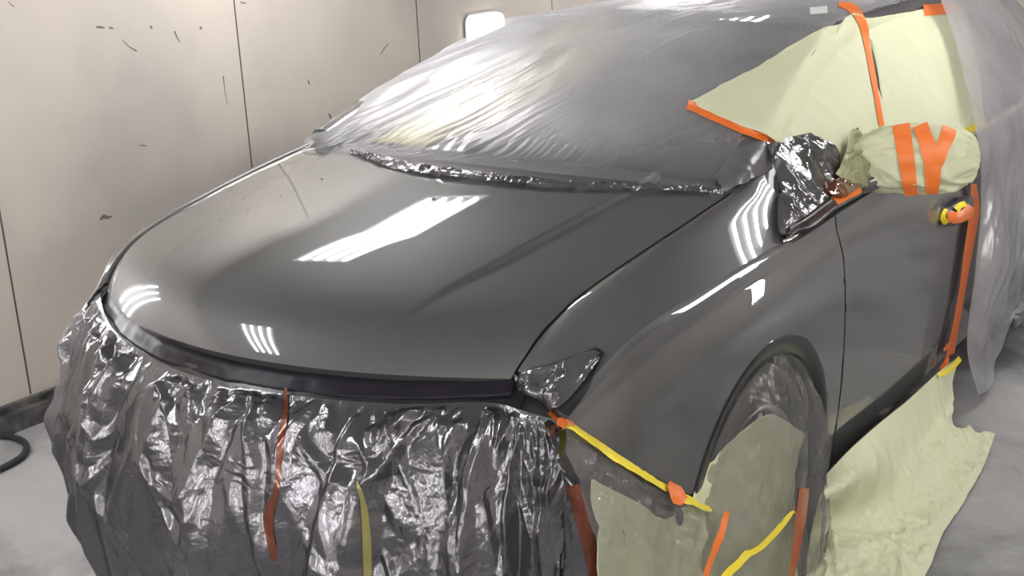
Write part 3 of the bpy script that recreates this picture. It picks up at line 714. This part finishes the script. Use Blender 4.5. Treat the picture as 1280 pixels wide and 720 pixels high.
# paper over the front corner of windshield and door window
top = [(866, 131), (935, 92), (1003, 50), (1045, 29), (1066, 22), (1090, 30)]
bot = [(868, 134), (915, 157), (968, 182), (1005, 232), (1040, 240), (1108, 168)]
UV = loft(top, bot, 70, 46)
P = cast(tw, UV, .012, 4)
nz = .006*fbm(P[..., 1]*5, P[..., 2]*5, 3)+.003*ridge(P[..., 1]*9+P[..., 2]*6, P[..., 2]*2, 4, 2)
P = P+normals(P)*nz[..., None]; P1 = P
tag(G().grid(P).build('masking_paper', paper, solid=.0006), 'pale green masking paper triangle over the windshield corner and door window', 'masking paper')
# second sheet over the window
top = [(1076, 26), (1120, 17), (1160, 13), (1196, 10), (1200, 14)]
mid = [(1092, 95), (1130, 95), (1170, 90), (1208, 62), (1216, 72)]
bot = [(1104, 170), (1130, 185), (1175, 195), (1215, 166), (1229, 154)]
UV = loft(top, bot, 60, 60, mid); P = cast(tw, UV, .016, 4)
P = P+normals(P)*(.004*fbm(P[..., 1]*4, P[..., 2]*5, 13)+.004*ridge(P[..., 1]*5-P[..., 2]*2, P[..., 2]*1.5, 14, 2))[..., None]
tag(G().grid(P).build('masking_paper', paper, solid=.0006), 'large square pale green masking paper sheet over the front door window', 'masking paper')
tp = bvh(body_l+[o for o in bpy.data.objects if o.name.startswith('masking_paper')]+[wfm])
tape([(860, 131), (890, 144), (925, 160), (968, 179)], [13, 14, 13, 8], tp, orange, 'orange tape strip slanting along the lower left edge of the window paper')
tape([(1048, 6), (1066, 12), (1078, 32), (1084, 62), (1092, 105), (1101, 158)], [6, 12, 11, 7, 7, 7], tp, orange, 'long thin orange tape strip joining the two window paper sheets')
tape([(1154, 14), (1175, 12), (1195, 11)], [14, 14, 12], tp, orange, 'short orange tape piece on the top edge of the square window paper')
tape([(1200, 167), (1214, 161), (1230, 153)], [5, 8, 8], tp, yellow, 'yellow tape strip at the lower right corner of the window paper')
tape([(1209, 84), (1212, 79), (1219, 79)], [5, 5, 2], tp, yellow, 'tiny yellow tape scrap on the right edge of the window paper')
tape([(1012, 15), (1024, 14), (1034, 13)], [9, 9, 9], tp, M('pale_sticker', (.55, .60, .57), .5), 'small pale rectangular sticker under the film near the roof')

# paper bundle wrapped round the mirror
def bundle(c, ax, r, n=120, m=70, seed=3, amp=.008, pw=.8):
    th, ph = np.meshgrid(np.linspace(0, 2*np.pi, n), np.linspace(0, np.pi, m), indexing='ij')
    d = np.stack([np.cos(ph), np.sin(ph)*np.cos(th), np.sin(ph)*np.sin(th)], -1); d = np.sign(d)*np.abs(d)**pw
    rad = 1+amp/.1*(ridge(np.cos(th)*2.2+ph*1.5, np.sin(th)*2.2+np.cos(ph)*2, seed, 3)*.5+.5*fbm(np.cos(th)*3, np.sin(th)*3+ph, seed+3))*np.sin(ph)
    L_ = d*np.array(r)*rad[..., None]; return np.array(c)+L_ @ np.array(ax)
ang = math.radians(20); AX = np.array([[math.cos(ang), math.sin(ang), .02], [-math.sin(ang), math.cos(ang), 0], [0, -.02, 1]])
P = bundle((1.055, 1.80, 1.155), AX, (.185, .095, .100), amp=.012, pw=.82)
P[..., 2] = np.maximum(P[..., 2], 1.062+.004*fbm(P[..., 0]*20, P[..., 1]*20, 2))
mw = G().grid(P).build('masking_paper', paper); tag(mw, 'pale green masking paper crumpled around the door mirror', 'masking paper')
tm = bvh([mw])
tape([(1126, 157), (1131, 185), (1135, 215), (1139, 243)], [22, 21, 19, 17], tm, orange, 'orange tape band around the wrapped mirror, nearest the windshield', off=.006)
tape([(1150, 158), (1160, 185), (1166, 215), (1164, 240)], [19, 20, 20, 16], tm, orange, 'orange tape band around the middle of the wrapped mirror', off=.0075)
tape([(1186, 162), (1180, 180), (1172, 200), (1168, 212)], [18, 17, 16, 12], tm, orange, 'short slanted orange tape piece on the outer end of the wrapped mirror', off=.009)
tape([(1063, 212), (1072, 214), (1082, 217)], [12, 12, 12], bvh([mw]+body_l), orange, 'small orange tape piece at the inner end of the wrapped mirror', off=.006)

# crumpled film over the base of the pillar
te = bvh(body_l)
lf = [(952, 182), (962, 212), (972, 240), (969, 268), (971, 298)]
rt = [(1010, 172), (1040, 188), (1046, 215), (1040, 238), (1034, 258)]
UV = loft(lf, rt, 90, 70); P = cast(te, UV, .022, 8)
q_ = P[..., 2]*10+P[..., 1]*3
cr_ = ridge(P[..., 1]*19-P[..., 2]*3+.6*fbm(P[..., 1]*6, P[..., 2]*6, 50), P[..., 2]*4.5, 51, 2)
env = np.minimum(1, 8*np.minimum(*[np.minimum(x_, 1-x_) for x_ in np.meshgrid(np.linspace(0, 1, 90), np.linspace(0, 1, 70), indexing='ij')]))
P = P+normals(P)*((cr_*.011)*env+.006*env)[..., None]
tag(G().grid(P).build('plastic_sheet', film_dark), 'crumpled dark shiny film bunched at the base of the windshield pillar', 'plastic film')
P = cast(tw, loft([(893, 222), (912, 196), (938, 180), (968, 178)], [(906, 240), (928, 230), (948, 219), (965, 211)], 60, 40), .010, 30)
P = P+normals(P)*(.004*ridge(P[..., 0]*14+P[..., 1]*10, P[..., 2]*8, 53, 2))[..., None]
tag(G().grid(P).build('plastic_sheet', film_mat('smooth_dark_film', (.16, .16, .17), .72, .33, .2, bumps=((14, .2, .01),), tint=(.6, .6, .62))), 'smooth dark film flap between the windshield corner and the crumpled pillar film', 'plastic film')
P = cast(te, strip_uv([(976, 297), (1000, 283), (1022, 268), (1036, 258)], [8, 12, 12, 10]), .016, 1)
pc_ = G().grid(P).build('window_trim_end', black, car, solid=.012, off=-1)
tape([(1034, 258), (1050, 249), (1070, 241)], [9, 9, 5], te, orange, 'short orange tape piece on the belt line below the wrapped mirror', off=.02)
P = cast(te, strip_uv([(976, 303), (986, 298), (996, 292)], [4, 7, 4]), .006, 1)
G().grid(P).build('belt_highlight', chrome, car, solid=.003, off=-1)  # bright chrome strip added as the white highlight under the belt line
# bunched film and twisted paper at the inner end of the mirror
def crumple_patch(c0, c1, n, m, tree, off, amp, fr, seed, smooth=6):
    P = cast(tree, loft(c0, c1, n, m), off, smooth); x_ = np.meshgrid(np.linspace(0, 1, n), np.linspace(0, 1, m), indexing='ij')
    env = np.minimum(1, 5*np.minimum(*[np.minimum(q, 1-q) for q in x_]))
    return P+normals(P)*((amp*ridge(P[..., 1]*fr+1.5*fbm(P[..., 1]*fr*.6, P[..., 2]*fr*.6, seed+5), P[..., 2]*fr*.8, seed, 3)+amp*.8)*env)[..., None]
P = crumple_patch([(1024, 236), (1040, 226), (1058, 221), (1068, 226)], [(1026, 252), (1040, 254), (1055, 246), (1069, 238)], 60, 40, te, .03, .010, 26, 55)
tag(G().grid(P).build('plastic_sheet', M('brown_film', (.12, .035, .02), .14, .3, Coat_Weight=1.)), 'small reddish brown crumpled film piece beneath the inner end of the wrapped mirror', 'plastic film')
P = crumple_patch([(1036, 226), (1046, 200), (1052, 172), (1062, 170)], [(1058, 232), (1072, 222), (1076, 205), (1074, 178)], 60, 40, tp, .035, .016, 16, 65)
tag(G().grid(P).build('masking_paper', M('olive_paper', (.30, .31, .17), .45)), 'twisted dull green paper fold joining mirror wrap to window paper', 'masking paper')

# door handle wrap
hc = np.array([.995, 2.50, .842])
P = bundle(hc, AX*0+np.array([[.05, 1, .08], [1, -.05, 0], [0, -.08, 1]]), (.12, .026, .034), 90, 50, 23, .012, .8)
hw = G().grid(P).build('plastic_sheet', film_dark); tag(hw, 'crinkled dark film wrapped around the front door handle', 'plastic film')
th_ = bvh([hw]+body_l)
tape([(1181, 262), (1179, 271), (1184, 279)], [7, 8, 6], th_, yellow, 'yellow tape wound around the front end of the door handle', off=.006)
tape([(1183, 272), (1194, 272), (1206, 266), (1211, 258)], [10, 13, 14, 10], th_, orange, 'orange tape crossing the wrapped door handle', off=.010)
tape([(1193, 264), (1198, 259), (1205, 256)], [5, 6, 4], th_, yellow, 'small yellow tape piece above the orange handle tape', off=.010)
P0 = [(1211, 230), (1212, 262), (1204, 315), (1197, 360), (1189, 405), (1182, 440), (1176, 462)]
tape(P0, [7, 13, 11, 8, 8, 10, 7], te, orange, 'long orange tape strip down the rear edge of the front door', off=.018)
tape([(1173, 436), (1180, 430), (1184, 424)], [3, 6, 4], te, orange, 'small frayed orange tape flap near the foot of the door strip', off=.020)

# clear film over the rear doors and roof
def zrow(z, x, y0, y1, k=9): return [(x, y0+(y1-y0)*i/(k-1), z) for i in range(k)]
yy = np.linspace(0, 1, 12)
def row(zf, xf, y0, y1=5.0):
    y = y0+(y1-y0)*yy; return np.stack([np.array([xf(v) for v in y]), y, np.array([zf(v) for v in y])], 1)
taper = lambda y: -.22*max(0, (y-3.9)/1.1)**2
rowsc = [row(lambda y: np.interp(y, [2., 2.8, 3.6, 4.4, 5], [1.56, 1.57, 1.53, 1.40, 1.2])+.045, lambda y: .30+taper(y), 3.0),
 row(lambda y: np.interp(y, [2., 2.8, 3.6, 4.4, 5], [1.53, 1.54, 1.50, 1.37, 1.2])+.045, lambda y: .62+taper(y), 3.05),
 row(lambda y: np.interp(y, [2., 2.8, 3.6, 4.4, 5], [1.45, 1.46, 1.42, 1.32, 1.15])+.02, lambda y: .74+taper(y), 3.02),
 row(lambda y: 1.10, lambda y: .985+taper(y), 2.64), row(lambda y: .85, lambda y: 1.01+taper(y), 2.67), row(lambda y: .60, lambda y: 1.02+taper(y), 2.62),
 row(lambda y: .32, lambda y: 1.015+taper(y), 2.60), row(lambda y: .06+.10*math.exp(-((y-3.25)/.12)**2)*3+.22*sm(3.7, 4.2, y), lambda y: 1.02+taper(y), 2.78)]
n, m = 300, 260
P = cr(cr(rowsc, m).transpose(1, 0, 2), n); s_, t_ = np.meshgrid(np.linspace(0, 1, n), np.linspace(0, 1, m), indexing='ij')
env = sm(0, .05, s_)*(.3+1.0*sm(.35, .9, t_))
d = .012*env*ridge(s_*7+1.2*fbm(s_*3, t_*2, 61), t_*1.5, 62, 3)+.02*env*fbm(s_*4, t_*2.5, 63)+.0025*env*ridge(s_*26+t_*9, t_*7, 64, 2)
P = P+normals(P)*(d+.012)[..., None]
sidefilm = film_mat('pale_grey_side_film', (.55, .55, .58), .50, .22, bumps=((9, .2, .02), (40, .12, .004)), tint=(.82, .82, .84), trans=.25, stain=(2.5, .35, .65, .68))
rear = G().grid(P).build('plastic_sheet', sidefilm); tag(rear, 'clear grey film draped over the rear doors down to the floor, behind the orange strip', 'plastic film')

# headlight under crumpled film
hlU = [(641, 470), (664, 461), (690, 455), (714, 447), (735, 439), (747, 436), (755, 442)]
hlD = [(646, 488), (662, 497), (686, 516), (706, 524), (728, 498), (745, 465), (755, 444)]
tfb = bvh(body_l+[front, bumper])
UV = loft(hlU, hlD, 90, 50); P = cast(tfb, UV, .003, 5); Pd = P.copy()
G().grid(Pd).build('headlight_surround', black, car, solid=.004, off=0)
hl2U = [(643, 472), (665, 464), (690, 458), (713, 450), (735, 442), (745, 440), (750, 445)]
hl2D = [(648, 487), (662, 495), (683, 510), (697, 512), (716, 492), (738, 463), (750, 447)]
UV = loft(hl2U, hl2D, 120, 70); P = cast(tfb, UV, .011, 6)
env = np.minimum(1, 6*np.minimum(*[np.minimum(x_, 1-x_) for x_ in np.meshgrid(np.linspace(0, 1, 120), np.linspace(0, 1, 70), indexing='ij')]))
P = P+normals(P)*(.007*env*ridge(P[..., 0]*15+P[..., 2]*7+.8*fbm(P[..., 0]*10, P[..., 2]*10, 72), P[..., 2]*16-P[..., 0]*8, 71, 2))[..., None]
tag(G().grid(P).build('plastic_sheet', film_dark), 'crumpled silvery dark film over the headlight, below the hood corner', 'plastic film')

# wheel and bumper corner: paper with clear film over it
def pl(rows, n, m): return cr(cr(rows, m).transpose(1, 0, 2), n)
pr = [[at(u, v, 0, x+.012) for u, v, x in r] for r in (
 [(738, 598, .945), (785, 622, .965), (840, 648, .972), (884, 585, .968), (925, 535, .968), (965, 518, .968), (1000, 540, .968)],
 [(741, 630, .955), (795, 655, .97), (845, 672, .974), (890, 640, .97), (935, 620, .97), (970, 620, .97), (990, 640, .97)],
 [(745, 670, .96), (800, 690, .975), (850, 700, .98), (895, 700, .978), (940, 690, .978), (975, 690, .975), (995, 700, .975)],
 [(752, 760, .96), (805, 770, .98), (855, 780, .985), (900, 780, .984), (945, 780, .984), (980, 780, .984), (1000, 790, .984)])]
P = pl(pr, 160, 90)
P = P+np.array([1, 0, 0])*(.006*ridge(P[..., 1]*7+P[..., 2]*4, P[..., 2]*5, 81, 3)+.006*fbm(P[..., 1]*6, P[..., 2]*6, 82))[..., None]
P[..., 2] = np.maximum(P[..., 2], .006)
wp = G().grid(P).build('masking_paper', paper, solid=.0006); tag(wp, 'pale green masking paper behind clear film over the front wheel', 'masking paper')
# film tucked round the arch over the wheel
A2 = np.linspace(0, 1, 90)
th = np.linspace(math.pi+.12, -.16, 26)
rim_ = np.stack([np.interp(th, [0, .8, 1.6, 2.4, 3.2], [.965, .972, .978, .97, .962]), WC[0]+(RA-.05)*np.cos(th), WC[1]+(RA-.05)*np.sin(th)], 1)
rows_ = [rim_]
for k, (f_, dx) in enumerate(((.80, .004), (.5, .018), (.2, .022), (.0, .02))):
    q = rim_.copy(); q[:, 1] = WC[0]+(rim_[:, 1]-WC[0])*(.55+.45*f_**.5); q[:, 2] = .02+(rim_[:, 2]-.02)*f_; q[:, 0] = rim_[:, 0]+dx+.030; rows_.append(q)
P = pl(rows_, 240, 150); s_, t_ = np.meshgrid(np.linspace(0, 1, 240), np.linspace(0, 1, 150), indexing='ij')
env = sm(0, .12, t_)
P[..., 0] += env*(.008*ridge(s_*9+.8*fbm(s_*4, t_*3, 91), t_*1.5, 92, 2)+.010*fbm(s_*5, t_*4, 93))
# deep fold behind the tyre
P[..., 0] -= .04*env*np.exp(-((P[..., 1]-1.22)/.035)**2)*(1-t_*.5)
P[..., 2] = np.maximum(P[..., 2], .008)
film_arch = film_mat('smoky_wheel_film', (.30, .30, .305), .22, .12, .1, bumps=((10, .6, .03), (40, .3, .006)), tint=(.78, .78, .76), stain=(3.0, .4, .6, .38))
tag(G().grid(P).build('plastic_sheet', film_arch), 'smoky clear film sheet tucked inside the wheel arch over the front wheel', 'plastic film')
# clear film corner over the bumper under the yellow line
pr = [[at(u, v, 0, x) for u, v, x in r] for r in (
 [(706, 533, .935), (750, 562, .965), (795, 592, .985), (838, 616, .995), (885, 642, 1.005)],
 [(716, 580, .97), (760, 610, 1.0), (800, 640, 1.012), (845, 655, 1.016), (885, 668, 1.016)],
 [(735, 650, .99), (775, 670, 1.012), (815, 690, 1.02), (855, 700, 1.024), (880, 710, 1.02)],
 [(752, 760, .995), (790, 760, 1.015), (830, 760, 1.022), (860, 765, 1.024), (875, 770, 1.02)])]
P = pl(pr, 120, 110); s_, t_ = np.meshgrid(np.linspace(0, 1, 120), np.linspace(0, 1, 110), indexing='ij')
P[..., 0] += sm(0, .08, t_)*(.008*fbm(s_*4, t_*5, 101)+.006*ridge(s_*6+t_*2, t_*3, 102, 2))
cf = G().grid(P).build('plastic_sheet', film_arch); tag(cf, 'clear film corner on the bumper, below the slanting yellow tape line', 'plastic film')
tl = bvh(body_l+[cf, bumper, wp])
tape([(707, 533), (745, 560), (790, 589), (832, 614)], [6, 9, 9, 8], tl, yellow, 'yellow tape line slanting from the headlight down to the wheel arch', off=.009)
tape([(838, 622), (860, 630), (886, 642)], [9, 9, 6], tl, yellow, 'short yellow tape piece crossing from the arch edge to the wheel paper', off=.012)
tape([(688, 518), (700, 528), (712, 540)], [9, 11, 8], tl, orange, 'small dark orange tape patch just under the headlight corner', off=.012)
tape([(830, 608), (838, 618), (848, 629)], [13, 17, 9], tl, orange, 'small orange tape patch where the yellow line meets the wheel arch', off=.018)
twp = bvh([wp])
tape([(892, 634), (884, 660), (872, 690), (860, 725)], [8, 9, 9, 8], twp, orange, 'orange tape strip standing upright on the wheel paper', off=.045, sm_=3)
tape([(975, 636), (955, 660), (920, 690), (885, 722)], [5, 9, 10, 10], twp, yellow, 'yellow tape strip slanting across the wheel paper', off=.050, sm_=3)
tape([(1003, 610), (998, 650), (992, 690), (986, 725)], [12, 14, 10, 7], bvh([bpy.data.objects[o.name] for o in bpy.data.objects if o.get('label', '').startswith('smoky clear')]+[wp]), M('brown_orange_tape', (.35, .08, .02), .25), 'dark orange tape strip behind the wheel, beside the floor paper', off=.006, sm_=3)

# yellowish sheet added on the windshield to tint the milky film above it
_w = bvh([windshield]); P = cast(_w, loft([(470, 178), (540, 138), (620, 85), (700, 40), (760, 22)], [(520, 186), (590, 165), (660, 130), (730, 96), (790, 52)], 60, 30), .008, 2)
tag(G().grid(P).build('masking_paper', M('yellow_tint_sheet', (.85, .78, .15), .6), solid=.0005), 'added yellowish strip showing faintly through the milky windshield film', 'masking paper')  # tint sheet added beneath the milky film

# green paper sheet spread over the floor behind the wheel
pr = [
 [at(1034, 592, 0, .975), at(1062, 562, 0, .985), at(1098, 530, 0, .985), at(1135, 500, 0, .985), at(1170, 468, 0, .985), at(1198, 446, 0, .99)],
 [at(1022, 625, 0, 1.0), at(1065, 600, 0, 1.03), at(1105, 575, 0, 1.03), at(1145, 550, 0, 1.02), at(1175, 520, 0, 1.01), at(1192, 495, 0, 1.0)],
 [at(1016, 655, 2, .10), at(1060, 645, 2, .10), at(1110, 620, 2, .10), at(1150, 590, 2, .09), at(1185, 555, 2, .08), at(1192, 532, 2, .06)],
 [at(1010, 690, 2, .03), at(1060, 680, 2, .05), at(1115, 655, 2, .05), at(1160, 620, 2, .04), at(1205, 572, 2, .03), at(1215, 542, 2, .02)],
 [at(1004, 730, 2, .012), at(1050, 740, 2, .012), at(1140, 740, 2, .012), at(1180, 668, 2, .012), at(1222, 600, 2, .012), at(1244, 543, 2, .012)]]
P = pl(pr, 240, 220); s_, t_ = np.meshgrid(np.linspace(0, 1, 240), np.linspace(0, 1, 220), indexing='ij')
env = sm(.0, .2, t_)*(1-.6*sm(.93, 1, t_))
wr_ = ridge(P[..., 0]*9+P[..., 1]*3, P[..., 1]*8, 111, 3)*.012+fbm(P[..., 0]*5, P[..., 1]*4, 113)*.018+.006*np.abs(fbm(P[..., 0]*22, P[..., 1]*20, 114))*sm(.4, .8, t_)
P[..., 2] += env*wr_*sm(.15, .5, t_); P[..., 0] += env*wr_*.8*(1-sm(.3, .6, t_))
P[..., 2] = np.maximum(P[..., 2], .005)
fp = G().grid(P).build('masking_paper', paper, solid=.0006); tag(fp, 'big crumpled pale green paper sheet spread on the floor behind the front wheel', 'masking paper')
tape([(1170, 470), (1184, 462), (1198, 448)], [5, 7, 6], bvh([fp]+body_l), yellow, 'yellow tape piece holding the top of the floor paper to the door', off=.008)

# hose on the floor by the wall
hp = [at(u, v, 2, .014) for u, v in [(-60, 553), (-20, 545), (5, 545), (24, 549), (33, 557), (30, 568), (18, 577), (0, 586), (-40, 600)]]
hs = G().tube(cr(hp, 60), .013, 10).build('air_hose', rubber); tag(hs, 'black rubber hose looping on the floor by the left wall', 'hose')

# dark scuffs and drill holes on the wall
def wallmark(pts, w_, nm='wall_scuff'):
    UV = strip_uv(pts, w_, n=10, m=3); P = np.array([[at(*UV[i, j], 0, WALL_X+.0008) for j in range(3)] for i in range(10)])
    o = G().grid(P).build(nm, scuffm, wl, smooth=False); return o
scuffm = M('dark_scuff', (.16, .135, .12), .8)
for pts, w_ in (([(120, 34), (126, 34), (131, 35)], [2, 3.5, 1]), ([(136, 34), (139, 35), (142, 36)], [1.5, 3, 1]), ([(187.5, 34), (189, 34), (190.5, 34)], [3, 4, 3]), ([(249.5, 35), (251, 35), (252.5, 35)], [3, 4, 3]),
                ([(153, 50), (161, 58), (171, 64)], [1, 1.4, 2]), ([(218, 39), (221, 46), (225, 53)], [2, 1.8, 1]), ([(279, 95), (281, 112), (284, 131)], [1.5, 1, .7]), ([(174, 181), (179, 182), (184, 182)], [1, 1.6, .8]),
                ([(125, 275), (130, 271), (135, 272), (141, 270)], [2, 6, 4, .8]), ([(411, 142), (413, 146), (414, 150)], [2, 2.5, 1]), ([(476, 68), (480, 61), (486, 54)], [1, 1.2, 1]), ([(385, 100), (386, 103), (387, 106)], [1, 2, 1]),
                ([(300, 2), (304, 4), (308, 3)], [1, 2, 1]), ([(11, 2), (14, 6), (18, 8)], [1, 1.3, 1])):
    wallmark(pts, w_)

# specks of dust on the fresh paint
thd = bvh([hood])
for u, v, r in ((333, 235, .0022), (351, 245, .0022), (310, 263, .0026), (289, 256, .002), (363, 240, .002), (254, 300, .002), (402, 224, .004), (542, 249, .005), (276, 275, .002), (249, 383, .003)):
    h = thd.ray_cast(Vector(CP), Vector(ray(u, v)))
    if h[0] is None: continue
    q = np.array(h[0]); G().tube([q+np.array([-r, 0, .0006]), q+np.array([0, r*.3, .0012]), q+np.array([r, 0, .0006])], [r*.3, r*.7, r*.3], 6).build('paint_speck', black, hood)
